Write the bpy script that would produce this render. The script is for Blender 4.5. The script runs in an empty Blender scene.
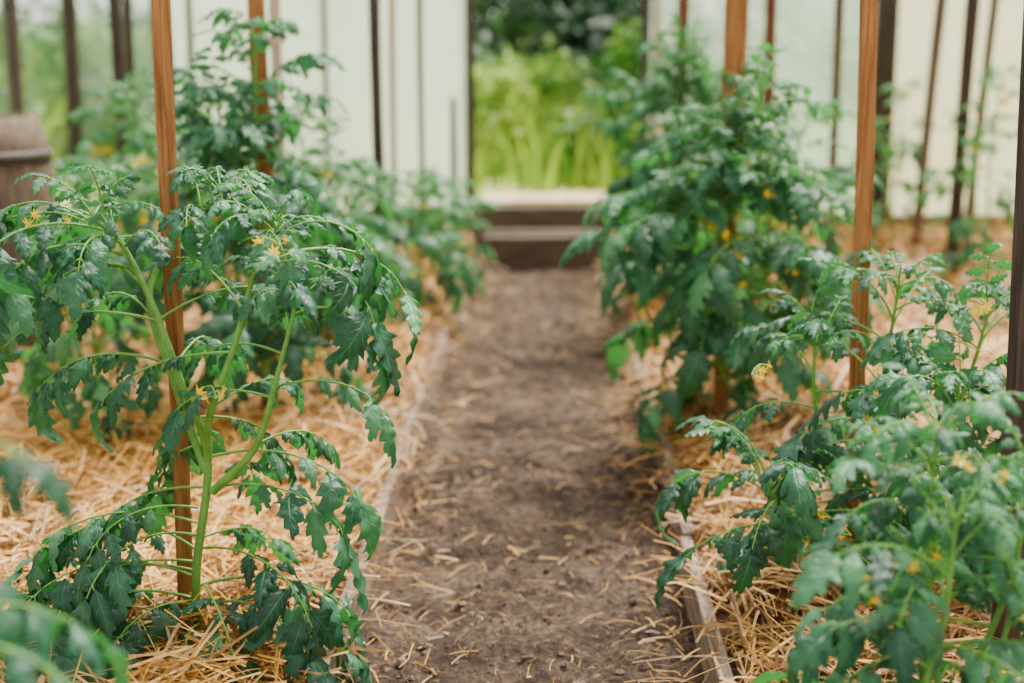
import bpy, math, random
import numpy as np
from mathutils import Vector, noise

C = bpy.context
# ------------------------------------------------------------------ helpers
def nrm(v):
    v = np.asarray(v, float); l = math.sqrt(v[0]*v[0]+v[1]*v[1]+v[2]*v[2])
    return v / l if l > 1e-9 else np.array([0, 0, 1.0])
def cross(a, b):
    return np.array([a[1]*b[2]-a[2]*b[1], a[2]*b[0]-a[0]*b[2], a[0]*b[1]-a[1]*b[0]])

class MB:
    def __init__(s):
        s.v = []; s.q = []; s.m = []; s.a = []; s.n = 0; s.sm = []
    def add(s, verts, quads, mat=0, attr=None, smooth=True):
        verts = np.asarray(verts, float); quads = np.asarray(quads, int)
        s.v.append(verts); s.q.append(quads + s.n)
        s.m.append(np.full(len(quads), mat, int)); s.sm.append(np.full(len(quads), smooth, bool))
        if attr is None: attr = np.zeros((len(verts), 3))
        attr = np.asarray(attr, float)
        if attr.ndim == 1: attr = np.tile(attr, (len(verts), 1))
        s.a.append(attr); s.n += len(verts)
    def obj(s, name, mats, parent=None):
        v = np.concatenate(s.v); q = np.concatenate(s.q); m = np.concatenate(s.m)
        a = np.concatenate(s.a); sm = np.concatenate(s.sm)
        me = bpy.data.meshes.new(name)
        me.vertices.add(len(v)); me.vertices.foreach_set('co', v.ravel())
        me.loops.add(len(q) * 4); me.loops.foreach_set('vertex_index', q.ravel())
        me.polygons.add(len(q))
        me.polygons.foreach_set('loop_start', np.arange(len(q)) * 4)
        me.polygons.foreach_set('material_index', m)
        me.polygons.foreach_set('use_smooth', sm)
        at = me.attributes.new('inf', 'FLOAT_VECTOR', 'POINT')
        at.data.foreach_set('vector', a.ravel())
        for mt in mats: me.materials.append(mt)
        me.update(); me.validate()
        o = bpy.data.objects.new(name, me)
        C.scene.collection.objects.link(o)
        if parent: o.parent = parent
        return o

def box(mb, x0, x1, y0, y1, z0, z1, mat=0, attr=None, jit=0.0, rng=None):
    v = np.array([[x0,y0,z0],[x1,y0,z0],[x1,y1,z0],[x0,y1,z0],[x0,y0,z1],[x1,y0,z1],[x1,y1,z1],[x0,y1,z1]], float)
    if jit and rng is not None: v += rng.uniform(-jit, jit, v.shape)
    q = [[0,3,2,1],[4,5,6,7],[0,1,5,4],[1,2,6,5],[2,3,7,6],[3,0,4,7]]
    mb.add(v, q, mat, attr, smooth=False)

def tube(mb, pts, rad, mat=0, sides=6, attr=None):
    pts = np.asarray(pts, float); n = len(pts)
    rad = np.broadcast_to(np.asarray(rad, float), (n,))
    T = np.gradient(pts, axis=0)
    ref = np.array([0.31, 0.87, 0.12]); vs = []
    for i in range(n):
        t = nrm(T[i]); a = nrm(cross(t, ref)); b = cross(t, a)
        for k in range(sides):
            th = 2 * math.pi * k / sides
            vs.append(pts[i] + rad[i] * (a * math.cos(th) + b * math.sin(th)))
    q = []
    for i in range(n - 1):
        for k in range(sides):
            k2 = (k + 1) % sides
            q.append([i*sides+k, i*sides+k2, (i+1)*sides+k2, (i+1)*sides+k])
    mb.add(vs, q, mat, attr)

def spline(pts, n):
    pts = [Vector(p) for p in pts]
    P = [pts[0]*2 - pts[1]] + pts + [pts[-1]*2 - pts[-2]]
    out = []; S = len(pts) - 1
    for i in range(n):
        u = i / (n - 1) * S; k = min(int(u), S - 1); t = u - k
        a, b, c, d = P[k], P[k+1], P[k+2], P[k+3]
        out.append(0.5 * ((2*b) + (c - a)*t + (2*a - 5*b + 4*c - d)*t*t + (-a + 3*b - 3*c + d)*t**3))
    return np.array([list(p) for p in out])

# ------------------------------------------------------------------ materials
def mat(name):
    m = bpy.data.materials.new(name); m.use_nodes = True
    nt = m.node_tree; nt.nodes.clear()
    out = nt.nodes.new('ShaderNodeOutputMaterial')
    return m, nt, out
def N(nt, typ, **kw):
    n = nt.nodes.new(typ)
    for k, v in kw.items():
        if k in n.inputs: n.inputs[k].default_value = v
        else: setattr(n, k, v)
    return n
def ramp(nt, stops):
    r = nt.nodes.new('ShaderNodeValToRGB'); e = r.color_ramp.elements
    while len(e) < len(stops): e.new(0.5)
    for i, (p, c) in enumerate(stops):
        e[i].position = p; e[i].color = (*c, 1)
    return r

def leaf_mat(name, dark, mid, light, trans, rough=0.42, tf=0.3):
    m, nt, out = mat(name); L = nt.links.new
    at = N(nt, 'ShaderNodeAttribute', attribute_name='inf')
    sp = N(nt, 'ShaderNodeSeparateXYZ'); L(at.outputs['Vector'], sp.inputs[0])
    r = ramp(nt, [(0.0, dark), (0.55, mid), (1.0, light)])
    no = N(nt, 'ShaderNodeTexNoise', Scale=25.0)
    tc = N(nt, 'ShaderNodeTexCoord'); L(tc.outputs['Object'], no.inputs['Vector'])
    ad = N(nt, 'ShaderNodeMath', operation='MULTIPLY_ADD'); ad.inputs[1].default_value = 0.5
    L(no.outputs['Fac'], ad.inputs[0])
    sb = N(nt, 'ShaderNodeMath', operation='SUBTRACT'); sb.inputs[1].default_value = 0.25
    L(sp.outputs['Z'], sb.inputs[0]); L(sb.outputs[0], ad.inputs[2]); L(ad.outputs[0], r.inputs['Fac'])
    ab = N(nt, 'ShaderNodeMath', operation='ABSOLUTE'); L(sp.outputs['X'], ab.inputs[0])
    m1 = N(nt, 'ShaderNodeMath', operation='MULTIPLY'); m1.inputs[1].default_value = 7.0; L(sp.outputs['Y'], m1.inputs[0])
    m2 = N(nt, 'ShaderNodeMath', operation='MULTIPLY'); m2.inputs[1].default_value = 2.2; L(ab.outputs[0], m2.inputs[0])
    m3 = N(nt, 'ShaderNodeMath', operation='SUBTRACT'); L(m1.outputs[0], m3.inputs[0]); L(m2.outputs[0], m3.inputs[1])
    fr = N(nt, 'ShaderNodeMath', operation='PINGPONG'); fr.inputs[1].default_value = 0.5; L(m3.outputs[0], fr.inputs[0])
    mr = N(nt, 'ShaderNodeMapRange'); mr.inputs['From Min'].default_value = 0.0; mr.inputs['From Max'].default_value = 0.12
    mr.inputs['To Min'].default_value = 1; mr.inputs['To Max'].default_value = 0; L(fr.outputs[0], mr.inputs['Value'])
    mr2 = N(nt, 'ShaderNodeMapRange'); mr2.inputs['From Max'].default_value = 0.09
    mr2.inputs['To Min'].default_value = 1; mr2.inputs['To Max'].default_value = 0; L(ab.outputs[0], mr2.inputs['Value'])
    mx = N(nt, 'ShaderNodeMath', operation='MAXIMUM'); L(mr.outputs[0], mx.inputs[0]); L(mr2.outputs[0], mx.inputs[1])
    ml = N(nt, 'ShaderNodeMath', operation='MULTIPLY'); ml.inputs[1].default_value = 0.30; L(mx.outputs[0], ml.inputs[0])
    mc = N(nt, 'ShaderNodeMixRGB'); mc.inputs[2].default_value = (*[min(1, c*1.6+.015) for c in light], 1)
    L(ml.outputs[0], mc.inputs[0]); L(r.outputs[0], mc.inputs[1])
    ge = N(nt, 'ShaderNodeNewGeometry')
    mu = N(nt, 'ShaderNodeMixRGB'); mu.inputs[2].default_value = (0.16, 0.30, 0.17, 1)
    mb_ = N(nt, 'ShaderNodeMath', operation='MULTIPLY'); mb_.inputs[1].default_value = 0.3; L(ge.outputs['Backfacing'], mb_.inputs[0])
    L(mb_.outputs[0], mu.inputs[0]); L(mc.outputs[0], mu.inputs[1])
    bp = N(nt, 'ShaderNodeBump', Strength=0.7, Distance=0.002); bp.invert = True
    L(mx.outputs[0], bp.inputs['Height'])
    p = N(nt, 'ShaderNodeBsdfPrincipled', Roughness=rough); L(mu.outputs[0], p.inputs['Base Color']); L(bp.outputs[0], p.inputs['Normal'])
    p.inputs['Specular IOR Level'].default_value = 0.4
    tr = N(nt, 'ShaderNodeBsdfTranslucent', Color=(*trans, 1))
    ms = N(nt, 'ShaderNodeMixShader'); ms.inputs[0].default_value = tf
    L(p.outputs[0], ms.inputs[1]); L(tr.outputs[0], ms.inputs[2]); L(ms.outputs[0], out.inputs[0])
    return m

def simple_mat(name, c1, c2, scale=8.0, rough=0.7, bump=0.2, attrmix=False, stretch=None, detail=5, trans=None, dist=0.01):
    m, nt, out = mat(name); L = nt.links.new
    tc = N(nt, 'ShaderNodeTexCoord'); mp = N(nt, 'ShaderNodeMapping')
    L(tc.outputs['Object'], mp.inputs[0])
    if stretch: mp.inputs['Scale'].default_value = stretch
    no = N(nt, 'ShaderNodeTexNoise', Scale=scale, Detail=detail, Roughness=0.65); L(mp.outputs[0], no.inputs['Vector'])
    r = ramp(nt, [(0.3, c1), (0.7, c2)])
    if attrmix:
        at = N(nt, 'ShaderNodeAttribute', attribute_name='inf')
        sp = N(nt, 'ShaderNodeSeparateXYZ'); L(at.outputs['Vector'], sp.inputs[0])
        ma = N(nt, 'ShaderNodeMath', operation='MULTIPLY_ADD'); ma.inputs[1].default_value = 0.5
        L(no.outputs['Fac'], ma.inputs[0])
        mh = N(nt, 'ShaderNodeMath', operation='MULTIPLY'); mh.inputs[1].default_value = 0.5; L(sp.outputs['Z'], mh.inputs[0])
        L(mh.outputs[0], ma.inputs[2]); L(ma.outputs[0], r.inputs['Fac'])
    else: L(no.outputs['Fac'], r.inputs['Fac'])
    p = N(nt, 'ShaderNodeBsdfPrincipled', Roughness=rough); L(r.outputs[0], p.inputs['Base Color'])
    bp = N(nt, 'ShaderNodeBump', Strength=bump, Distance=dist); L(no.outputs['Fac'], bp.inputs['Height']); L(bp.outputs[0], p.inputs['Normal'])
    if trans:
        tr = N(nt, 'ShaderNodeBsdfTranslucent'); L(r.outputs[0], tr.inputs[0])
        ms = N(nt, 'ShaderNodeMixShader'); ms.inputs[0].default_value = trans
        L(p.outputs[0], ms.inputs[1]); L(tr.outputs[0], ms.inputs[2]); L(ms.outputs[0], out.inputs[0])
    else: L(p.outputs[0], out.inputs[0])
    return m

def wood_mat(name, c1, c2, c3, ax=2):
    m, nt, out = mat(name); L = nt.links.new
    tc = N(nt, 'ShaderNodeTexCoord'); mp = N(nt, 'ShaderNodeMapping')
    sc = [60, 60, 60]; sc[ax] = 3; mp.inputs['Scale'].default_value = sc
    L(tc.outputs['Object'], mp.inputs[0])
    no = N(nt, 'ShaderNodeTexNoise', Scale=1.5, Detail=6.0, Roughness=0.6, Distortion=0.6); L(mp.outputs[0], no.inputs['Vector'])
    r = ramp(nt, [(0.3, c1), (0.5, c2), (0.72, c3)]); L(no.outputs['Fac'], r.inputs['Fac'])
    p = N(nt, 'ShaderNodeBsdfPrincipled', Roughness=0.8); L(r.outputs[0], p.inputs['Base Color'])
    p.inputs['Specular IOR Level'].default_value = 0.25
    bp = N(nt, 'ShaderNodeBump', Strength=0.6, Distance=0.004); L(no.outputs['Fac'], bp.inputs['Height']); L(bp.outputs[0], p.inputs['Normal'])
    L(p.outputs[0], out.inputs[0]); return m

def soil_mat(name):
    m, nt, out = mat(name); L = nt.links.new
    tc = N(nt, 'ShaderNodeTexCoord')
    n1 = N(nt, 'ShaderNodeTexNoise', Scale=4.0, Detail=4.0, Roughness=.6); L(tc.outputs['Object'], n1.inputs['Vector'])
    n2 = N(nt, 'ShaderNodeTexNoise', Scale=48.0, Detail=10.0, Roughness=.74); L(tc.outputs['Object'], n2.inputs['Vector'])
    ad = N(nt, 'ShaderNodeMath', operation='MULTIPLY_ADD'); ad.inputs[1].default_value = .45
    L(n1.outputs['Fac'], ad.inputs[0]); mm = N(nt, 'ShaderNodeMath', operation='MULTIPLY'); mm.inputs[1].default_value = .6
    L(n2.outputs['Fac'], mm.inputs[0]); L(mm.outputs[0], ad.inputs[2])
    r = ramp(nt, [(0.41, (0.024, 0.014, 0.009)), (0.53, (0.100, 0.063, 0.042)), (0.65, (0.26, 0.180, 0.125))]); L(ad.outputs[0], r.inputs['Fac'])
    p = N(nt, 'ShaderNodeBsdfPrincipled', Roughness=.92); L(r.outputs[0], p.inputs['Base Color'])
    p.inputs['Specular IOR Level'].default_value = 0.25
    bp = N(nt, 'ShaderNodeBump', Strength=1.0, Distance=0.035); L(n2.outputs['Fac'], bp.inputs['Height']); L(bp.outputs[0], p.inputs['Normal'])
    L(p.outputs[0], out.inputs[0]); return m

def panel_mat(name, col, transp, tintc, var=.15):
    m, nt, out = mat(name); L = nt.links.new
    tl = N(nt, 'ShaderNodeBsdfTranslucent', Color=(*col, 1))
    df = N(nt, 'ShaderNodeBsdfPrincipled', Roughness=0.3); df.inputs['Base Color'].default_value = (*col, 1)
    m1 = N(nt, 'ShaderNodeMixShader'); m1.inputs[0].default_value = 0.3
    L(tl.outputs[0], m1.inputs[1]); L(df.outputs[0], m1.inputs[2])
    tp = N(nt, 'ShaderNodeBsdfTransparent', Color=(*tintc, 1))
    tc = N(nt, 'ShaderNodeTexCoord'); no = N(nt, 'ShaderNodeTexNoise', Scale=1.6, Detail=3.0)
    L(tc.outputs['Object'], no.inputs['Vector'])
    mr = N(nt, 'ShaderNodeMapRange'); mr.inputs['From Min'].default_value = .3; mr.inputs['From Max'].default_value = .7
    mr.inputs['To Min'].default_value = max(0, transp - var); mr.inputs['To Max'].default_value = min(1, transp + var)
    L(no.outputs['Fac'], mr.inputs['Value'])
    m2 = N(nt, 'ShaderNodeMixShader'); L(mr.outputs[0], m2.inputs[0])
    L(m1.outputs[0], m2.inputs[1]); L(tp.outputs[0], m2.inputs[2]); L(m2.outputs[0], out.inputs[0])
    return m

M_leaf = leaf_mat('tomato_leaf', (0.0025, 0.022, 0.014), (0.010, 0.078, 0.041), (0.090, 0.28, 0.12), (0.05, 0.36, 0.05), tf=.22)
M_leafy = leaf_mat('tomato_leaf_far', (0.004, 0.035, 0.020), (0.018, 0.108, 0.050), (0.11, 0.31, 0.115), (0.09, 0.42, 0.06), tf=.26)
M_stem = simple_mat('tomato_stem', (0.08, 0.25, 0.03), (0.19, 0.42, 0.07), 30, 0.5, 0.1)
M_flower = simple_mat('flower_yellow', (0.95, 0.55, 0.0), (1.0, 0.74, 0.01), 30, 0.5, 0.0, trans=0.3)
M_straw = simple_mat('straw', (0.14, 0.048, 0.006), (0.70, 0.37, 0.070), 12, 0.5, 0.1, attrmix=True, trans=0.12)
M_strawbed = simple_mat('straw_litter', (0.035, 0.013, 0.003), (0.20, 0.088, 0.020), 60, 0.9, 0.8, stretch=(1, 2.2, 1), dist=0.02)
M_soil = soil_mat('soil')
M_clod = simple_mat('soil_clod', (0.045, 0.028, 0.019), (0.21, 0.145, 0.10), 30, 0.95, 0.6, attrmix=True)
W_orange = wood_mat('wood_fresh', (0.14, 0.047, 0.012), (0.30, 0.120, 0.036), (0.46, 0.215, 0.075))
W_red = wood_mat('wood_reddish', (0.07, 0.022, 0.011), (0.14, 0.046, 0.021), (0.21, 0.08, 0.037))
W_dark = wood_mat('wood_dark', (0.018, 0.012, 0.009), (0.045, 0.031, 0.023), (0.09, 0.064, 0.048))
W_gray = wood_mat('wood_weathered', (0.050, 0.032, 0.022), (0.11, 0.074, 0.050), (0.21, 0.15, 0.108))
W_pale = wood_mat('wood_pale', (0.32, 0.22, 0.14), (0.48, 0.36, 0.25), (0.60, 0.48, 0.36))
W_step = wood_mat('wood_step', (0.030, 0.020, 0.013), (0.085, 0.058, 0.038), (0.20, 0.145, 0.10), ax=0)
W_board = wood_mat('wood_board', (0.075, 0.052, 0.036), (0.20, 0.145, 0.105), (0.38, 0.29, 0.22), ax=1)
P_milk = panel_mat('polycarbonate_milky', (0.82, 0.90, 0.80), 0.34, (0.95, 1, 0.95))
P_cream = panel_mat('polycarbonate_cream', (0.90, 0.87, 0.73), 0.20, (0.97, 1, 0.92))
P_semi = panel_mat('polycarbonate_semi', (0.76, 0.90, 0.78), 0.72, (0.95, 1, 0.95))
P_clear = panel_mat('film_clear', (0.75, 0.90, 0.78), 0.95, (0.97, 1, 0.97), var=.05)
M_grass = simple_mat('grass', (0.06, 0.20, 0.01), (0.45, 0.58, 0.06), 2.2, 0.7, 0.1, attrmix=True, trans=0.35)
M_hedge = simple_mat('hedge_leaf', (0.005, 0.045, 0.010), (0.11, 0.34, 0.045), 3, 0.5, 0.0, attrmix=True, trans=0.25)
M_weed = simple_mat('weed_leaf', (0.03, 0.15, 0.010), (0.46, 0.62, 0.08), 3, 0.5, 0.0, attrmix=True, trans=0.35)
M_lawn = simple_mat('lawn', (0.20, 0.28, 0.035), (0.55, 0.52, 0.17), 2.5, 0.9, 0.4)
M_iron = simple_mat('iron_hoop', (0.03, 0.025, 0.02), (0.08, 0.06, 0.05), 20, 0.6, 0.2)

# ------------------------------------------------------------------ leaflets
def leaflet_template(rng, n, lobes):
    S = [-1, -.5, 0, .5, 1]; vs = np.zeros((n, 5, 3)); at = np.zeros((n, 5, 3))
    curv = rng.uniform(0.3, 1.6); fold = rng.uniform(-.25, .4); ph = rng.uniform(0, 6); ph2 = rng.uniform(0, 6)
    roll = rng.uniform(0.1, .7); twist = rng.uniform(-.7, .7); off = [rng.uniform(0, 1), rng.uniform(0, 1)]
    yy = 0; zz = 0; ang = -0.15
    for i in range(n):
        t = i / (n - 1)
        env = (min(1, t / .28) ** .7) * (max(0, 1 - t) ** .62) * (0.36 if t < 1 else 0)
        env += 0.015 * (1 - t)
        if i: 
            yy += math.cos(ang) / (n - 1); zz -= math.sin(ang) / (n - 1)
        ang += curv / (n - 1)
        for j, s in enumerate(S):
            side = 0 if s < 0 else 1
            f = (t * lobes + off[side]) % 1.0
            w = env * abs(s)
            dy = 0
            if abs(s) == 1:
                w *= 0.52 + 0.68 * f; dy = 0.095 * (f - .3) * (1 if t > .08 else 0)
            sg = -1 if s < 0 else 1
            th = roll * abs(s) * 1.4
            x = sg * w * math.cos(th * .6)
            z = fold * w - (w * math.sin(th * .6)) * 1.0
            if abs(s) == .5: z += .03 + .018 * math.sin(t * 20 + ph)
            if abs(s) == 1: z += 0.05 * math.sin(t * lobes * 6.28 + (ph if s < 0 else ph2))
            tw = twist * t
            x2 = x * math.cos(tw) - z * math.sin(tw); z2 = x * math.sin(tw) + z * math.cos(tw)
            vs[i, j] = (x2, yy + dy * math.cos(ang), zz + z2 - dy * math.sin(ang)); at[i, j] = (s, t, 0)
    q = []
    for i in range(n - 1):
        for j in range(4):
            a = i * 5 + j; q.append([a, a + 1, a + 6, a + 5])
    return vs.reshape(-1, 3), np.array(q), at.reshape(-1, 3)

trng = np.random.default_rng(5)
T_HI = [leaflet_template(trng, 17, trng.uniform(3.2, 4.6)) for _ in range(20)]
T_LO = [leaflet_template(trng, 8, 2.0) for _ in range(8)]
UP = np.array([0, 0, 1.0])

def put_leaflet(mb, T, o, d, n, L, rng, sh, wide=1.0):
    v, q, a = T[rng.integers(len(T))]
    d = nrm(d); s = nrm(cross(d, n)); n2 = cross(s, d)
    flip = 1 if rng.random() < .5 else -1
    V = v.copy(); V[:, 0] *= flip * wide
    W = o + L * (V[:, :1] * s + V[:, 1:2] * d + V[:, 2:3] * n2)
    A = a.copy(); A[:, 2] = sh
    mb.add(W, q if flip == 1 else q[:, ::-1], 0, A)

def comp_leaf(mb, T, base, az, elev, L, droop, rng, sh0=0.5, scale=1.0, pairs=3, lw=1.0):
    ns = 10; p = np.array(base, float); e = elev; pts = [p.copy()]; azz = az; side_curve = rng.uniform(-.45, .45)
    for i in range(ns):
        d = np.array([math.cos(e) * math.cos(azz), math.cos(e) * math.sin(azz), math.sin(e)])
        p = p + d * L / ns; pts.append(p.copy())
        e -= droop / ns * (0.5 + 1.0 * i / ns); azz += side_curve / ns
        e = max(e, -1.45)
    pts = np.array(pts)
    r0 = 0.0028 * scale * (0.8 + L)
    tube(mb, pts, np.linspace(r0, r0 * .4, ns + 1), 1, 5)
    def frame(f):
        x = f * ns; k = min(int(x), ns - 1); t = x - k
        o = pts[k] * (1 - t) + pts[k + 1] * t; fw = nrm(pts[k + 1] - pts[k])
        sd = cross(fw, UP)
        if np.linalg.norm(sd) < .15: sd = np.array([math.sin(az), -math.cos(az), 0])
        sd = nrm(sd); up = nrm(cross(sd, fw)); return o, fw, sd, up
    ll = L * rng.uniform(.34, .42) * lw
    o, fw, sd, up = frame(0.999)
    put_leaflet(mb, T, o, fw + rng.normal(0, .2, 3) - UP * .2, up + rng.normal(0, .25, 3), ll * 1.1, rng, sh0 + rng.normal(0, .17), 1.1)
    fs = [.86, .66, .46] if pairs == 3 else ([.88, .71, .54, .37] if pairs == 4 else [.8, .5])
    sz = [.88, .88, .7, .5]
    for i, f in enumerate(fs):
        for sg in (-1, 1):
            if rng.random() < .06: continue
            o, fw, sd, up = frame(f + rng.uniform(-.03, .03))
            hang = rng.uniform(-.05, .75)
            d = nrm(fw * rng.uniform(.3, .85) + sg * sd * .9 - UP * hang)
            l = ll * sz[i] * rng.uniform(.75, 1.18)
            pl = l * .14
            st = np.array([o, o + d * pl * .6 + up * .003, o + d * pl])
            tube(mb, st, [r0 * .5, r0 * .4, r0 * .35], 1, 4)
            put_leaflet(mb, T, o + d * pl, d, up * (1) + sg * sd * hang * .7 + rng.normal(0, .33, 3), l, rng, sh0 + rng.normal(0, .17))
    if T is T_HI:
        for f in (.76, .56, .36):
            for sg in (-1, 1):
                if rng.random() < .3: continue
                o, fw, sd, up = frame(f + rng.uniform(-.03, .03))
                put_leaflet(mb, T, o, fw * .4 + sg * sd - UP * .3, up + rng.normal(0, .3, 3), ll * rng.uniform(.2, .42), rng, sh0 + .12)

def flower(mb, o, d, r, rng):
    d = nrm(d); a = nrm(cross(d, [0.3, .2, .9])); b = cross(d, a)
    for k in range(6):
        th = k * math.pi / 3 + rng.uniform(-.15, .15)
        u = a * math.cos(th) + b * math.sin(th); w = -a * math.sin(th) + b * math.cos(th)
        p0 = o - w * r * .14; p1 = o + w * r * .14
        m0 = o + u * r * .6 - w * r * .2 + d * r * .15; m1 = o + u * r * .6 + w * r * .2 + d * r * .15
        e0 = o + u * r * 1.15 - w * r * .03 - d * r * .15; e1 = o + u * r * 1.15 + w * r * .03 - d * r * .15
        mb.add([p0, p1, m1, m0, e1, e0], [[0, 1, 2, 3], [3, 2, 4, 5]], 2)
    tube(mb, [o, o + d * r * .4, o + d * r * .85], [r * .2, r * .2, r * .04], 2, 6)

def truss(mb, o, az, rng, n=4, r=.012, out=.0):
    p = np.array(o, float); d = np.array([math.cos(az), math.sin(az), .5])
    pts = [p.copy()]
    for i in range(5):
        p = p + nrm(d) * (.022 + out); d[2] -= .22; pts.append(p.copy())
    tube(mb, pts, .0016, 1, 4)
    for i in range(n):
        q = pts[min(5, 2 + i)]; s = rng.normal(0, 1, 3); s[2] = -abs(s[2]) * .3
        e = q + nrm(s) * .022
        tube(mb, [q, (q + e) / 2 + UP * .004, e], .001, 1, 4)
        flower(mb, e, nrm(s) + np.array([0, -.6, -.2]), r * rng.uniform(.8, 1.15), rng)

def plant(name, base, height, spread, seed, hi=False, stems=None, nst=3, step=.065, trusses=2, mats=None, lo_frac=.12, extra=None, bright=.5, flowers=None, rad=.0085, lw=1.0, fr=.012, gap=None):
    rng = np.random.default_rng(seed); mb = MB(); T = T_HI if hi else T_LO
    bx, by, bz = base
    if stems is None:
        stems = []
        for k in range(nst):
            a = rng.uniform(0, 6.28); h = height * (1 if k == 0 else rng.uniform(.65, .95))
            sp = 0.02 if k == 0 else rng.uniform(.08, .19) * (spread / .3)
            z0 = bz if k == 0 else bz + height * rng.uniform(.08, .3)
            pts = [(bx, by, z0 - .03 * (k == 0))]
            for f in (.33, .66, 1.0):
                pts.append((bx + math.cos(a) * sp * f ** .7 + rng.normal(0, .015), by + math.sin(a) * sp * f ** .7 + rng.normal(0, .015), z0 + (bz + h - z0) * f))
            stems.append(pts)
    for si, st in enumerate(stems):
        sl = sum((Vector(st[i + 1]) - Vector(st[i])).length for i in range(len(st) - 1))
        n = max(8, int(sl / .03)); pts = spline(st, n)
        tube(mb, pts, np.linspace(rad if si == 0 else rad * .85, rad * .35, n), 1, 8 if hi else 6)
        az = rng.uniform(0, 6.28); s = 0 if si else sl * lo_frac
        if si: s = sl * .15
        while s < sl:
            f = s / sl; k = f * (n - 1); i = min(int(k), n - 2); o = pts[i] * (1 - k + i) + pts[i + 1] * (k - i)
            hz = (o[2] - bz) / height
            Lf = spread * (0.75 + .35 * math.sin(math.pi * min(1, hz * 1.1))) * (1 if f < .75 else 1 - (f - .75) * 1.3) * rng.uniform(.7, 1.25)
            el = math.radians(5 + 45 * f ** 1.5 + rng.normal(0, 14)); dr = rng.uniform(.8, 1.9)
            if f > .85: el += .35
            if gap and gap[0] < o[2] < gap[1]:
                # older leaves on this stretch have been picked off on the aisle side
                if math.sin(az) < -.25: az += math.pi
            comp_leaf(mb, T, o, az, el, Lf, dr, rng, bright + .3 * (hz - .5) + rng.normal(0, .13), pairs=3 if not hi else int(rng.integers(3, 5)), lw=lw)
            az += 2.4 + rng.normal(0, .35); s += step * (1 if f < .75 else .5) * rng.uniform(.75, 1.25)
        for k in range(5):
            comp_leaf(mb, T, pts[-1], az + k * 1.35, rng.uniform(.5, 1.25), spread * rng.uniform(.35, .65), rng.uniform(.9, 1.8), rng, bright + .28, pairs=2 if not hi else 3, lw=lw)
    for k in range(trusses):
        st = stems[k % len(stems)]; pts = spline(st, 20); truss(mb, pts[int(rng.integers(8, 19))], rng.uniform(-2.6, -.5), rng, n=int(rng.integers(2, 5)), out=.02, r=fr)
    for (o, a) in (flowers or []): truss(mb, o, a, rng)
    for e in (extra or []):
        comp_leaf(mb, T, e[0], e[1], e[2], e[3], e[4], rng, bright + rng.normal(0, .12), pairs=4, lw=lw)
    return mb.obj(name, mats or [M_leaf, M_stem, M_flower])

# ------------------------------------------------------------------ ground
XL, XR = -0.425, 0.335
YW = 9.05
def fbm(x, y, s, o=4): return noise.fractal(Vector((x * s, y * s, 3.3)), 1.0, 2.0, o)
def bed_h(x, y):
    e = min(abs(x - XL), abs(x - XR)); k = min(1, e / .22); k = k * k * (3 - 2 * k)
    h = 0.070 + k * (0.040 + 0.045 * fbm(x, y, 1.7) + 0.045 * fbm(x + 9, y, 4.5, 3))
    if y > 7: h += (y - 7) * 0.06 * k
    return h
def grid(name, x0, x1, y0, y1, nx, ny, hf, m):
    xs = np.linspace(x0, x1, nx); ys = np.linspace(y0, y1, ny)
    v = [(x, y, hf(x, y)) for y in ys for x in xs]
    q = [[j * nx + i, j * nx + i + 1, (j + 1) * nx + i + 1, (j + 1) * nx + i] for j in range(ny - 1) for i in range(nx - 1)]
    mb = MB(); mb.add(v, q); return mb.obj(name, [m])
def path_h(x, y):
    c = (x - (XL + XR) / 2) / .38
    return 0.014 * c * c + 0.016 * fbm(x, y, 3) + 0.020 * fbm(x, y, 9, 3) + 0.015 * fbm(x, y, 30, 2)
grid('soil_path', -0.455, 0.365, 0.3, 8.8, 80, 800, path_h, M_soil)
grid('straw_bed', -2.94, XL - .036, 0.3, YW - .06, 90, 260, bed_h, M_strawbed)
grid('straw_bed.001', XR + .036, 3.24, 0.3, YW - .06, 90, 260, bed_h, M_strawbed)

rng = np.random.default_rng(11)
mb = MB()
for k in range(4500):
    y = rng.uniform(1.8, 8.6) if k % 3 else rng.uniform(2.2, 5); x = rng.uniform(XL + .015, XR - .015)
    r = 0.0025 + 0.008 * rng.random() ** 4
    z = path_h(x, y); ph = rng.uniform(0, 6)
    vs = []; 
    for ring, (zz, rr) in enumerate([(-.6, .7), (.1, 1.0), (.7, .55)]):
        for q_ in range(5):
            th = ph + q_ * 1.2566; j = rng.uniform(.7, 1.3)
            vs.append([x + r * rr * j * math.cos(th) * 1.2, y + r * rr * j * math.sin(th), z + r * zz * .8])
    vs.append([x, y, z + r * .8]); 
    q = [[a * 5 + b, a * 5 + (b + 1) % 5, (a + 1) * 5 + (b + 1) % 5, (a + 1) * 5 + b] for a in range(2) for b in range(5)]
    q += [[10, 11, 12, 15], [12, 13, 14, 15]]
    mb.add(vs, q, 0, [0, 0, rng.random()], smooth=False)
mb.obj('soil_clods', [M_clod])

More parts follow.
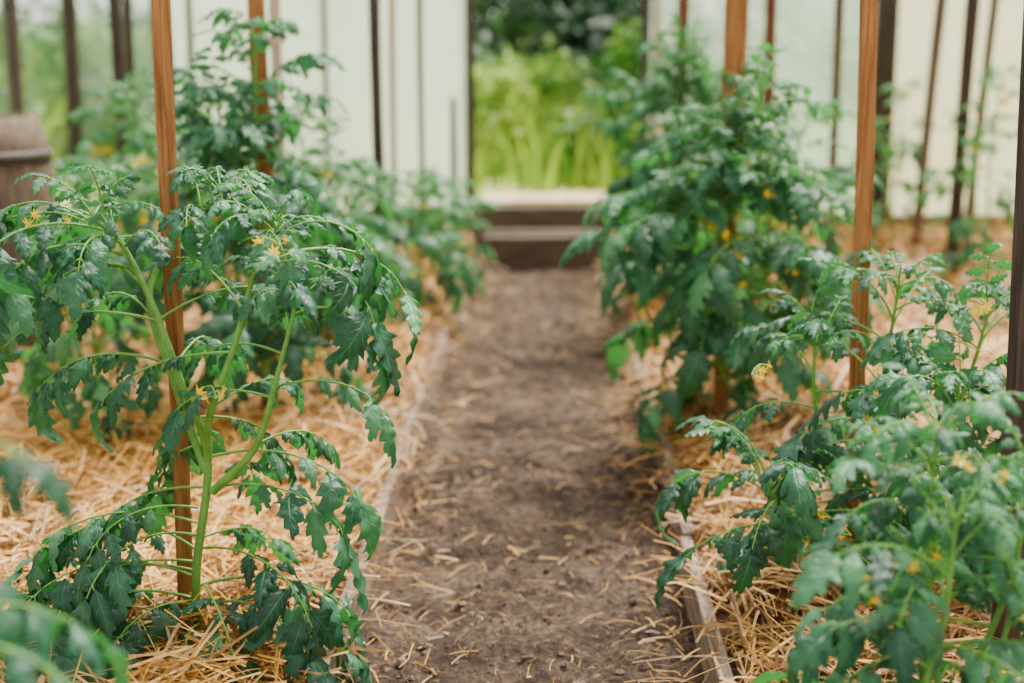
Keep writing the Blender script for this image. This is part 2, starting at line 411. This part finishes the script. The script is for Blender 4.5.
def straws(name, n, fx, fy, hf, zr, lr=(.08, .26), w=.0036, tilt=.16, seed=1, sh=(0.1, 1.0), lim=None):
    rng = np.random.default_rng(seed); V = []; A = []; Q = []
    for k in range(n):
        x = fx(rng); y = fy(rng); L = rng.uniform(*lr); a = rng.uniform(0, 6.283) + 1.2 * fbm(x, y, 2.3, 1); ti = rng.normal(0, tilt)
        d = np.array([math.cos(a) * math.cos(ti), math.sin(a) * math.cos(ti), math.sin(ti)])
        zf = rng.random()
        c = np.array([x, y, hf(x, y) + zr[0] + zf * (zr[1] - zr[0]) + abs(math.sin(ti)) * L * .3])
        s = np.array([-math.sin(a), math.cos(a), 0]); u = cross(d, s); ro = rng.uniform(-.7, .7)
        wv = (s * math.cos(ro) + u * math.sin(ro)) * w * rng.uniform(.4, 1.4) * .5
        be = rng.normal(0, .09) * L; bz = -abs(rng.normal(0, .06)) * L
        p = [c - d * L / 2 + UP * bz, c + s * be * .5 - d * L * .1, c + s * be + d * L * .2, c + d * L / 2 + UP * bz]
        if lim and (min(q_[0] for q_ in p) < lim[0] or max(q_[0] for q_ in p) > lim[1]) : continue
        g = rng.uniform(*sh) * (.4 + .6 * zf) + .5 * fbm(x, y, 1.3, 2) * (zr[1] > .03); b = len(V)  # lower straws darker: shade between strands is put into the colour
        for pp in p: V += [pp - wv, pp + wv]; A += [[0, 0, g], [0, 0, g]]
        for i in range(3): Q.append([b + 2 * i, b + 2 * i + 1, b + 2 * i + 3, b + 2 * i + 2])
    mb = MB(); mb.add(V, Q, 0, A, smooth=False); return mb.obj(name, [M_straw])
EL, ER = XL - .038, XR + .038
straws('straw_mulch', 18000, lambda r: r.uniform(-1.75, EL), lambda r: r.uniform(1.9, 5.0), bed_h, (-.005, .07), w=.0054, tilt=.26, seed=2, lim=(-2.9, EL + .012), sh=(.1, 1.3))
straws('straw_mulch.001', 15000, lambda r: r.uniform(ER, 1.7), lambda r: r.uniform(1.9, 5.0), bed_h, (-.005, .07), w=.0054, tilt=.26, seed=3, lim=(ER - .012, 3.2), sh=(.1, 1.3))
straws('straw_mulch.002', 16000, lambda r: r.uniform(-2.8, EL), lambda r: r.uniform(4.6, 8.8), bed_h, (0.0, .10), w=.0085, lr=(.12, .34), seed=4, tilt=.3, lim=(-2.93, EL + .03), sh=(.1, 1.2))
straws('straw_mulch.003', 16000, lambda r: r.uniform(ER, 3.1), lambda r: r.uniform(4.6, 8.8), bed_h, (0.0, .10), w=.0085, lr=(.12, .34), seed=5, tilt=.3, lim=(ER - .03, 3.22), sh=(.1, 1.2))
straws('straw_mulch.004', 620, lambda r: XL - .045 + r.normal(0, .05), lambda r: r.uniform(2.0, 8.5), lambda x, y: .122, (.0, .02), lr=(.08, .24), w=.0045, tilt=.24, seed=8)
straws('straw_mulch.005', 620, lambda r: XR + .045 + r.normal(0, .05), lambda r: r.uniform(2.0, 8.5), lambda x, y: .122, (.0, .02), lr=(.08, .24), w=.0045, tilt=.24, seed=9)
def edge_x(r):
    e = abs(r.normal(0, .07)) + .015
    return (XL + e) if r.random() < .55 else (XR - e)
straws('straw_scatter', 900, edge_x, lambda r: r.uniform(2.0, 8.6), path_h, (.006, .02), lr=(.02, .16), w=.0034, tilt=.08, seed=6, lim=(XL, XR), sh=(.1, 1.1))
straws('straw_scatter.001', 1100, lambda r: r.uniform(XL, XR), lambda r: r.uniform(2.2, 8.6), path_h, (.006, .012), lr=(.01, .09), w=.003, tilt=.06, seed=7, sh=(.0, 1.0), lim=(XL, XR))

# ------------------------------------------------------------------ bed edge boards
def board_y(mb, x0, x1, y0, y1, z0, z1, rng):
    n = 14; ys = np.linspace(y0, y1, n); v = []
    for y in ys:
        dx = .010 * fbm(x0 * 3, y, 1.5); dz = .010 * fbm(x1, y, 2.5)
        b = .003
        for (a, c) in [(x0, z0), (x1, z0), (x1, z1 - b), (x1 - b, z1), (x0 + b, z1), (x0, z1 - b)]:
            v.append((a + dx, y, c + dz * (c > 0)))
    q = [[i*6+k, i*6+(k+1)%6, (i+1)*6+(k+1)%6, (i+1)*6+k] for i in range(n-1) for k in range(6)]
    e = (n-1)*6
    q += [[0,1,2,5],[2,3,4,5],[e,e+5,e+2,e+1],[e+2,e+5,e+4,e+3]]
    mb.add(v, q, 0, None, smooth=False)
for nm, x0, x1, segs in [('bed_edging_board', XL - .030, XL, [(1.2, 3.95, 0), (3.97, 6.3, -.012), (6.32, 8.6, .01)]),
                         ('bed_edging_board.001', XR, XR + .030, [(1.2, 3.4, .0), (3.42, 6.1, .010), (6.12, 8.6, -.004)])]:
    mb = MB()
    for a, b, o in segs: board_y(mb, x0 + o, x1 + o, a, b, -.03, .122 + .3 * o, rng)
    ob = mb.obj(nm, [W_board])

# ------------------------------------------------------------------ stakes
def stake(name, x, y, w, h, m, lean=(0, 0), d=None, z0=0.0, seed=0):
    rng = np.random.default_rng(seed + int(abs(x) * 1000)); d = d or w * .8; n = 9; v = []
    rot = rng.uniform(-.35, .35); ca, sa = math.cos(rot), math.sin(rot)
    for i in range(n):
        f = i / (n - 1); z = z0 + h * f
        cx = x + lean[0] * f + .006 * math.sin(f * 5 + x * 7); cy = y + lean[1] * f
        ww = w * (1 + .06 * math.sin(f * 9 + y)) * .5; dd = d * .5; c = .25
        for (a, b) in [(-1, -1 + c), (-1 + c, -1), (1 - c, -1), (1, -1 + c), (1, 1 - c), (1 - c, 1), (-1 + c, 1), (-1, 1 - c)]:
            X, Y = a * ww, b * dd
            v.append((cx + X * ca - Y * sa, cy + X * sa + Y * ca, z))
    q = [[i*8+k, i*8+(k+1)%8, (i+1)*8+(k+1)%8, (i+1)*8+k] for i in range(n-1) for k in range(8)]
    for e, r in ((0, 1), ((n-1)*8, 0)):
        for f in ([0,1,2,7],[2,3,6,7],[3,4,5,6]):
            q.append([e + k for k in (f[::-1] if r else f)])
    mb = MB(); mb.add(v, q, 0, None, smooth=False); return mb.obj(name, [m])
stakes = [
 (-.748, 2.74, .034, 1.95, W_orange, (.03, 0)), (-.895, 4.42, .055, 2.0, W_orange, (.01, 0)), (-1.06, 5.6, .045, 2.0, W_pale, (0, 0)),
 (-.75, 6.3, .046, 2.1, W_dark, (0, 0)), (-.76, 6.9, .03, 2.0, W_pale, (.03, 0)), (-2.08, 7.0, .055, 2.1, W_dark, (-.03, 0)),
 (-2.20, 7.6, .045, 2.1, W_dark, (-.02, 0)), (-2.12, 7.9, .03, 2.1, W_gray, (-.06, 0)), (-2.09, 8.4, .035, 2.1, W_dark, (0, 0)),
 (-.67, 7.6, .03, 2.1, W_gray, (0, 0)), (-.52, 8.2, .035, 1.06, W_dark, (-.03, 0)),
 (.737, 3.27, .034, 2.1, W_orange, (-.045, 0)), (.575, 4.5, .055, 2.1, W_orange, (-.02, 0)), (.63, 4.9, .034, 2.1, W_orange, (.02, 0)),
 (.976, 6.4, .042, 2.1, W_red, (0, 0)), (.60, 6.6, .045, 2.1, W_red, (0, 0)), (.57, 7.8, .035, 2.1, W_pale, (0, 0)),
 (1.44, 7.2, .045, 2.1, W_gray, (-.03, 0)), (2.02, 7.9, .05, 2.1, W_gray, (.12, 0)), (1.99, 7.05, .062, 2.1, W_dark, (.06, 0)),
 (2.28, 7.8, .04, 2.1, W_gray, (.1, 0)), (.885, 2.6, .05, 1.9, W_dark, (-.02, 0)), (-1.80, 6.9, .04, 2.1, W_dark, (-.03, 0)),
]
for i, (x, y, w, h, m, l) in enumerate(stakes):
    stake('wooden_stake' if i == 0 else 'wooden_stake.%03d' % i, x, y, w, h, m, l, seed=i)

# ------------------------------------------------------------------ greenhouse walls
def wall_panel(mb, axis, a0, a1, c, z0, z1, mi):
    t = .006
    if axis == 'x': box(mb, a0, a1, c, c + t, z0, z1, mi)
    else: box(mb, c, c + t, a0, a1, z0, z1, mi)
HW = 2.25
mats_w = [P_milk, P_cream, P_semi, P_clear, W_dark, W_gray]
mb = MB()
for a0, a1, mi in [(-3.0, -2.42, 3), (-2.42, -1.4, 0), (-1.4, -.5, 0), (.62, 1.35, 2), (1.35, 2.02, 2), (2.15, 3.3, 1)]:
    wall_panel(mb, 'x', a0, a1, YW + .02, .28, HW, mi)
for a0, a1 in [(-3.0, -.5), (.62, 3.3)]:
    box(mb, a0, a1, YW - .01, YW + .04, .0, .30, 5); box(mb, a0, a1, YW, YW + .05, HW - .08, HW, 4)
box(mb, -.5, .62, YW, YW + .05, HW - .08, HW, 4)
for x, w, mi in [(-3.0, .09, 4), (-2.42, .04, 5), (-1.4, .03, 5), (1.35, .035, 5), (2.085, .13, 4), (3.3, .08, 4)]:
    box(mb, x - w/2, x + w/2, YW - .035, YW + .019, 0, HW, mi)
mb.obj('wall_back', mats_w)
mb = MB()
box(mb, -.515, -.465, YW - .05, YW + .06, 0, HW - .08, 0); box(mb, .58, .625, YW - .05, YW + .06, 0, HW - .08, 0)
box(mb, -.465, .58, YW - .05, YW + .06, HW - .14, HW - .08, 0)
mb.obj('door_1', [W_dark])
for nm, c, mi, s in [('wall_left', -3.02, 3, 1), ('wall_right', 3.31, 1, -1)]:
    mb = MB(); wall_panel(mb, 'y', .3, YW, c, .2, HW, mi)
    box(mb, c - .02, c + .03, .3, YW, 0, .22, 5); box(mb, c - .02, c + .03, .3, YW, HW - .08, HW, 4)
    for y in (.5, 2.4, 4.3, 6.2, 8.1): box(mb, c - .035 + .03 * (s < 0), c + .035 + .0, y - .04, y + .04, 0, HW, 4)
    mb.obj(nm, mats_w)

# entrance step (two timbers) and sill
mb = MB(); box(mb, -.40, .42, 8.62, 8.80, -.02, .21, 0, jit=.008, rng=rng); box(mb, -.41, .43, 8.80, 8.98, -.02, .225, 0, jit=.008, rng=rng)
mb.obj('timber_step', [W_step])
mb = MB(); box(mb, -.46, .57, YW - .04, YW + .06, -.02, .35, 0, jit=.004, rng=rng); mb.obj('door_sill', [W_step])
mb = MB(); box(mb, -.44, .62, YW + .15, YW + .75, .26, .37, 0, jit=.01, rng=rng); mb.obj('threshold_slab', [simple_mat('pale_stone', (.40, .27, .15), (.66, .50, .32), 10, .9, .3)])

# barrel at left
mb = MB(); cx, cy = -2.13, 5.2; ns = 28; prof = [(0, .25), (.15, .285), (.35, .31), (.55, .32), (.75, .31), (.95, .285), (1.06, .255), (1.06, .235), (.98, .23), (.98, 0.001)]
v = []
for z, r in prof:
    for k in range(ns):
        rr = r * (1 - (.012 if k % 2 else 0)); v.append((cx + rr * math.cos(k * 2 * math.pi / ns), cy + rr * math.sin(k * 2 * math.pi / ns), z + .02))
q = [[i*ns+k, i*ns+(k+1)%ns, (i+1)*ns+(k+1)%ns, (i+1)*ns+k] for i in range(len(prof)-1) for k in range(ns)]
mb.add(v, q, 0)
for z, r in ((.2, .294), (.4, .318), (.72, .317), (.92, .294)):
    v = []
    for zz, e in ((-.02, -.01), (-.02, .004), (.02, .004), (.02, -.01)):
        for k in range(ns): v.append((cx + (r + e) * math.cos(k * 2 * math.pi / ns), cy + (r + e) * math.sin(k * 2 * math.pi / ns), z + zz + .02))
    mb.add(v, [[i*ns+k, i*ns+(k+1)%ns, ((i+1)%4)*ns+(k+1)%ns, ((i+1)%4)*ns+k] for i in range(4) for k in range(ns)], 1)
mb.obj('wooden_barrel', [W_gray, M_iron])

# ------------------------------------------------------------------ outside
grid('ground_outside', -14, 14, YW + .12, 26, 30, 30, lambda x, y: .26 + .03 * fbm(x, y, .6), M_lawn)
grid('ground_outside.001', -14, -3.15, -1, YW + .1, 10, 20, lambda x, y: .0 + .03 * fbm(x, y, .6), M_lawn)
grid('ground_outside.002', 3.45, 14, -1, YW + .1, 10, 20, lambda x, y: .0 + .03 * fbm(x, y, .6), M_lawn)
def blades(name, n, fx, fy, hr, w, z0, seed, m=M_grass, patch=0.5):
    rng = np.random.default_rng(seed); V = []; A = []; Q = []
    for k in range(n):
        x, y = fx(rng), fy(rng)
        dn = fbm(x, y, 1.1, 2)
        if rng.random() < .5 - dn * 1.5 * patch: continue
        h = rng.uniform(*hr) * (1 + .8 * dn); a = rng.uniform(0, 6.28); ww = w * rng.uniform(.5, 1.3)
        b = rng.uniform(0, 6.28); be = h * rng.uniform(.1, .55); g = rng.random(); i0 = len(V)
        for f in (0, .45, .8, 1):
            c = np.array([x + math.cos(b) * be * f * f, y + math.sin(b) * be * f * f, z0 + h * (f - .15 * f * f)])
            s = np.array([math.cos(a), math.sin(a), 0]) * ww * (1 - f * .9)
            V += [c - s, c + s]; A += [[0, 0, g]] * 2
        for i in range(3): Q.append([i0+2*i, i0+2*i+1, i0+2*i+3, i0+2*i+2])
    mb = MB(); mb.add(V, Q, 0, A); return mb.obj(name, [m])
blades('tall_grass', 8000, lambda r: r.uniform(-2.2, 3.2), lambda r: r.uniform(10.6, 15.5), (.2, .8), .018, .25, 21, patch=1.3)
blades('tall_grass.001', 12000, lambda r: r.uniform(-9, -4), lambda r: r.uniform(7, 14), (.4, 1.3), .02, .1, 22)
def bush(name, cx, cy, z0, rx, ry, rz, n, seed, ls=.07, m=M_hedge, g0=0.0, g1=1.0, low=0):
    rng = np.random.default_rng(seed); mb = MB(); V = []; A = []; Q = []
    lob = [(rng.normal(0, .45), rng.normal(0, .45), rng.uniform(-.5 - low, .75), rng.uniform(.35, .6), rng.uniform(-.35, .35)) for _ in range(18)]
    for k in range(5):
        e = lob[k]; tube(mb, [(cx, cy, z0), (cx + e[0] * rx * .4, cy + e[1] * ry * .4, z0 + rz * .5), (cx + e[0] * rx, cy + e[1] * ry, z0 + rz * (.75 + e[2] * .6))], np.array([.04, .03, .012]) * min(1, rz), 1, 6)
    for k in range(n):
        l = lob[rng.integers(18)]; d = nrm(rng.normal(0, 1, 3)); r = l[3] * rng.uniform(.6, 1.05)
        p = np.array([cx + (l[0] + d[0] * r) * rx, cy + (l[1] + d[1] * r) * ry, z0 + max(0.05, (0.75 + l[2] * .8 + d[2] * r) * rz)])
        nn = nrm(d + rng.normal(0, .5, 3)); t = nrm(cross(nn, rng.normal(0, 1, 3))); b = cross(nn, t); s = ls * rng.uniform(.6, 1.4)
        i0 = len(V); g = min(1, max(0, rng.uniform(g0, g1) + l[4]))
        V += [p - t * s, p - b * s * .5, p + t * s, p + b * s * .5]; A += [[0, 0, g]] * 4; Q.append([i0, i0+1, i0+2, i0+3])
    mb.add(V, Q, 0, A); return mb.obj(name, [m, W_dark])
bl = [(1.0, 15.0, 1.5, 1.0, 1.25, -.35, .35), (-1.6, 19.5, 2.0, 1.2, 1.9, .2, .9), (2.9, 14, 1.6, 1.0, 1.3, .0, .8), (5, 16, 2, 1.2, 1.2, .3, 1), (-4.5, 17, 2.2, 1.2, 1.0, .2, .9), (-6.5, 14, 2.2, 1.2, 1.1, .1, .8), (-8, 11, 1.2, 2.0, 1.1, .1, .8), (.4, 19, 2.2, 1.2, 1.9, -.3, .4)]
for i, (x, y, rx, ry, rz, a, b) in enumerate(bl):
    bush('garden_bush' if i == 0 else 'garden_bush.%03d' % i, x, y, .2, rx, ry, rz, 5500, 50 + i, ls=.09 if y > 13 else .06, g0=a, g1=b, low=.5)
wl = [(.35, 12.0, .4, .5, .42, -.3, .5), (-.55, 12.8, .5, .5, .6, .4, .9), (.9, 12.2, .6, .6, .85, -.4, .3), (.0, 14.0, .9, .6, .75, -.4, .5), (-1.6, 13, .9, .8, .9, .0, .8), (2.2, 12.4, .9, .6, .9, -.2, .6), (-3.0, 12.5, .9, .8, .8, -.1, .6), (-4.5, 10.5, .9, .9, .9, -.3, .4), (-5.0, 8.3, .9, 1.2, .9, -.3, .4), (-4.2, 12.6, 1.0, .8, .9, -.3, .4)]
for i, (x, y, rx, ry, rz, a, b) in enumerate(wl):
    bush('weed_clump' if i == 0 else 'weed_clump.%03d' % i, x, y, .2, rx, ry, rz, 1900, 80 + i, ls=.055, g0=a, g1=b, m=M_weed)

# ------------------------------------------------------------------ tomato plants
FAR = [M_leafy, M_stem, M_flower]
z = .085
b = (-.70, 2.72, z)
node = (-.661, 2.66, .526)
stemsL1 = [
 [(-.715, 2.73, .06), (-.70, 2.68, .28), node, (-.70, 2.64, .68), (-.745, 2.64, .824), (-.80, 2.64, .95), (-.845, 2.62, 1.0)],
 [node, (-.645, 2.62, .62), (-.585, 2.60, .77), (-.545, 2.60, .90), (-.50, 2.60, .98)],
 [(-.665, 2.66, .50), (-.720, 2.66, .68), (-.765, 2.68, .85), (-.71, 2.76, .97), (-.64, 2.78, 1.03)],
 [(-.655, 2.66, .46), (-.56, 2.62, .56), (-.51, 2.60, .70), (-.47, 2.60, .84)],
]
exL1 = [((-.661, 2.68, .526), -.15, .25, .34, 1.5), ((-.67, 2.68, .46), -.4, .3, .34, 1.7), ((-.69, 2.70, .33), -.5, .2, .34, 1.5), ((-.69, 2.70, .25), -1.2, .2, .3, 1.4),
        ((-.70, 2.70, .30), 3.6, .25, .34, 1.3), ((-.69, 2.70, .38), 3.3, .35, .36, 1.5), ((-.70, 2.70, .2), -2.2, .2, .3, 1.2), ((-.745, 2.66, .8), 3.4, .3, .34, 1.5),
        ((-.56, 2.62, .9), -.3, .4, .32, 2.0), ((-.8, 2.64, .93), 3.9, .4, .3, 1.7), ((-.78, 2.64, .9), 3.0, .35, .33, 1.6),
        ((-.50, 2.6, .93), .2, .3, .3, 2.0), ((-.7, 2.7, .22), 2.8, .1, .34, 1.0), ((-.7, 2.7, .16), -.9, .15, .3, 1.2), ((-.7, 2.7, .25), -.1, .3, .36, 1.7),
        ((-.80, 2.64, .95), 4.4, .5, .20, 1.9), ((-.82, 2.63, .97), 2.4, .5, .25, 1.7), ((-.83, 2.62, .98), 3.3, .7, .24, 2.0), ((-.78, 2.65, .90), 4.0, .4, .22, 1.8),
        ((-.53, 2.6, .95), -1.3, .7, .20, 2.1), ((-.52, 2.6, .95), -.5, .7, .26, 2.1), ((-.55, 2.61, .90), .6, .5, .28, 1.8), ((-.5, 2.6, .97), -2.0, .8, .19, 2.1),
        ((-.68, 2.76, .98), -1.6, .7, .18, 1.9), ((-.65, 2.78, 1.02), -.9, .7, .22, 1.9), ((-.48, 2.62, .82), -.5, .4, .24, 1.9), ((-.52, 2.62, .68), -.1, .3, .26, 1.8),
        ((-.70, 2.7, .28), 3.1, .2, .33, 1.3), ((-.71, 2.72, .18), 3.9, .3, .3, 1.4), ((-.7, 2.7, .17), -1.6, .3, .24, 1.5), ((-.71, 2.72, .14), .1, .3, .33, 1.5), ((-.71, 2.72, .12), -2.7, .3, .28, 1.4),
        # lower foliage, left-hand side and front
        ((-.70, 2.69, .36), 4.1, .4, .30, 1.7), ((-.70, 2.69, .33), 2.9, .5, .34, 1.7), ((-.70, 2.69, .27), 3.5, .5, .38, 1.6), ((-.71, 2.70, .22), -2.5, .5, .34, 1.6),
        ((-.70, 2.70, .2), -1.9, .6, .28, 1.8), ((-.71, 2.71, .16), 3.3, .45, .40, 1.4), ((-.69, 2.68, .42), 3.7, .3, .26, 1.6), ((-.70, 2.7, .2), -.7, .5, .34, 1.6), ((-.83, 2.62, .98), 3.9, .3, .30, 1.6), ((-.84, 2.62, 1.0), 3.2, .2, .32, 1.5)]
plant('tomato_plant', b, 1.0, .225, 131, True, stemsL1, step=.084, trusses=0, extra=exL1, lo_frac=.22, flowers=[((-.63, 2.56, .69), -1.2), ((-.86, 2.6, 1.0), 3.5), ((-.55, 2.5, .97), -.6)], rad=.0105, gap=(.36, .88))
b = (.73, 3.15, z)
stemsR1 = [
 [(.72, 3.2, .06), (.73, 3.14, .3), (.75, 3.12, .58), (.77, 3.1, .80)],
 [(.73, 3.16, .2), (.64, 3.1, .36), (.59, 3.06, .55), (.58, 3.04, .68)],
 [(.73, 3.16, .25), (.86, 3.1, .42), (.92, 3.06, .60), (.95, 3.05, .74)],
 [(.72, 3.18, .12), (.60, 3.0, .25), (.50, 2.92, .36), (.45, 2.88, .42)],
 [(.73, 3.16, .15), (.80, 3.0, .32), (.84, 2.92, .48), (.86, 2.9, .60)],
]
plant('tomato_plant.001', b, .8, .25, 102, True, stemsR1, step=.044, trusses=6, flowers=[((.88, 3.0, .78), -1.4), ((.47, 3.0, .64), -2)], rad=.009)
plant('tomato_plant.002', (.60, 2.02, z), .66, .215, 103, True, nst=6, step=.055, trusses=5, bright=.64)
plant('tomato_plant.003', (-.75, 1.38, z), .84, .21, 104, True, nst=3, step=.09, trusses=0, extra=[
  ((-.73, 1.38, .90), .1, .5, .22, 1.5), ((-.73, 1.38, .92), -.5, .5, .20, 1.5), ((-.73, 1.38, .70), -.1, .2, .25, 1.2), ((-.73, 1.38, .70), .5, .3, .26, 1.3)])
plant('tomato_plant.004', (-.88, 4.35, z), 1.26, .30, 105, True, nst=5, step=.055, trusses=5, fr=.015)
plant('tomato_plant.005', (.62, 4.42, z), 1.10, .30, 126, True, nst=7, step=.058, trusses=9, fr=.014, mats=FAR, bright=.42)
plant('tomato_plant.006', (-.95, 5.5, z), .95, .29, 107, False, nst=5, mats=FAR, step=.055)
plant('tomato_plant.007', (-.60, 6.5, z), .62, .26, 108, False, nst=5, mats=FAR, step=.05)
plant('tomato_plant.008', (.62, 6.5, z), 1.24, .31, 109, False, nst=7, step=.045, trusses=9, mats=FAR, fr=.018, bright=.38)
plant('tomato_plant.009', (-1.42, 4.3, z), .80, .27, 110, False, nst=4, mats=FAR, bright=.55, step=.065)
plant('tomato_plant.010', (-1.9, 6.4, z), 1.05, .3, 111, False, nst=4, mats=FAR, trusses=7, bright=.55, fr=.02)
plant('tomato_plant.011', (2.1, 6.9, z), 1.1, .24, 112, False, nst=2, mats=FAR, bright=.6, trusses=4, fr=.018)
plant('tomato_plant.012', (.92, 5.4, z), .98, .29, 113, False, nst=5, mats=FAR, step=.055, trusses=6, fr=.016)
plant('tomato_plant.013', (-.58, 7.6, .12), .5, .24, 114, False, nst=4, mats=FAR, bright=.6)
plant('tomato_plant.014', (2.0, 8.2, .14), .95, .24, 115, False, nst=2, mats=FAR, bright=.6)
plant('tomato_plant.015', (-.74, 5.8, z), .62, .26, 116, False, nst=5, mats=FAR, step=.055, bright=.5)
plant('tomato_plant.016', (-1.45, 5.4, z), .9, .28, 117, False, nst=3, mats=FAR, step=.065, bright=.55, trusses=4, fr=.018)

# ------------------------------------------------------------------ light + camera
w = bpy.data.worlds.new('overcast'); C.scene.world = w; w.use_nodes = True
bg = w.node_tree.nodes['Background']; bg.inputs[0].default_value = (1.0, 0.975, 0.92, 1); bg.inputs[1].default_value = 1.7
sl = bpy.data.lights.new('sun', 'SUN'); sl.energy = 14.5; sl.angle = math.radians(28); sl.color = (1, .95, .84)
so = bpy.data.objects.new('sun', sl); C.scene.collection.objects.link(so); so.rotation_euler = (math.radians(-26), math.radians(16), 0)

cam = bpy.data.cameras.new('camera'); co = bpy.data.objects.new('camera', cam); C.scene.collection.objects.link(co)
cam.sensor_width = 36; cam.lens = 50; cam.clip_start = .05
co.location = (0, 0, 1.3); co.rotation_euler = (math.radians(90 - 11.4), 0, math.radians(1.45))
cam.dof.use_dof = True; cam.dof.focus_distance = 2.72; cam.dof.aperture_fstop = 1.7
C.scene.camera = co
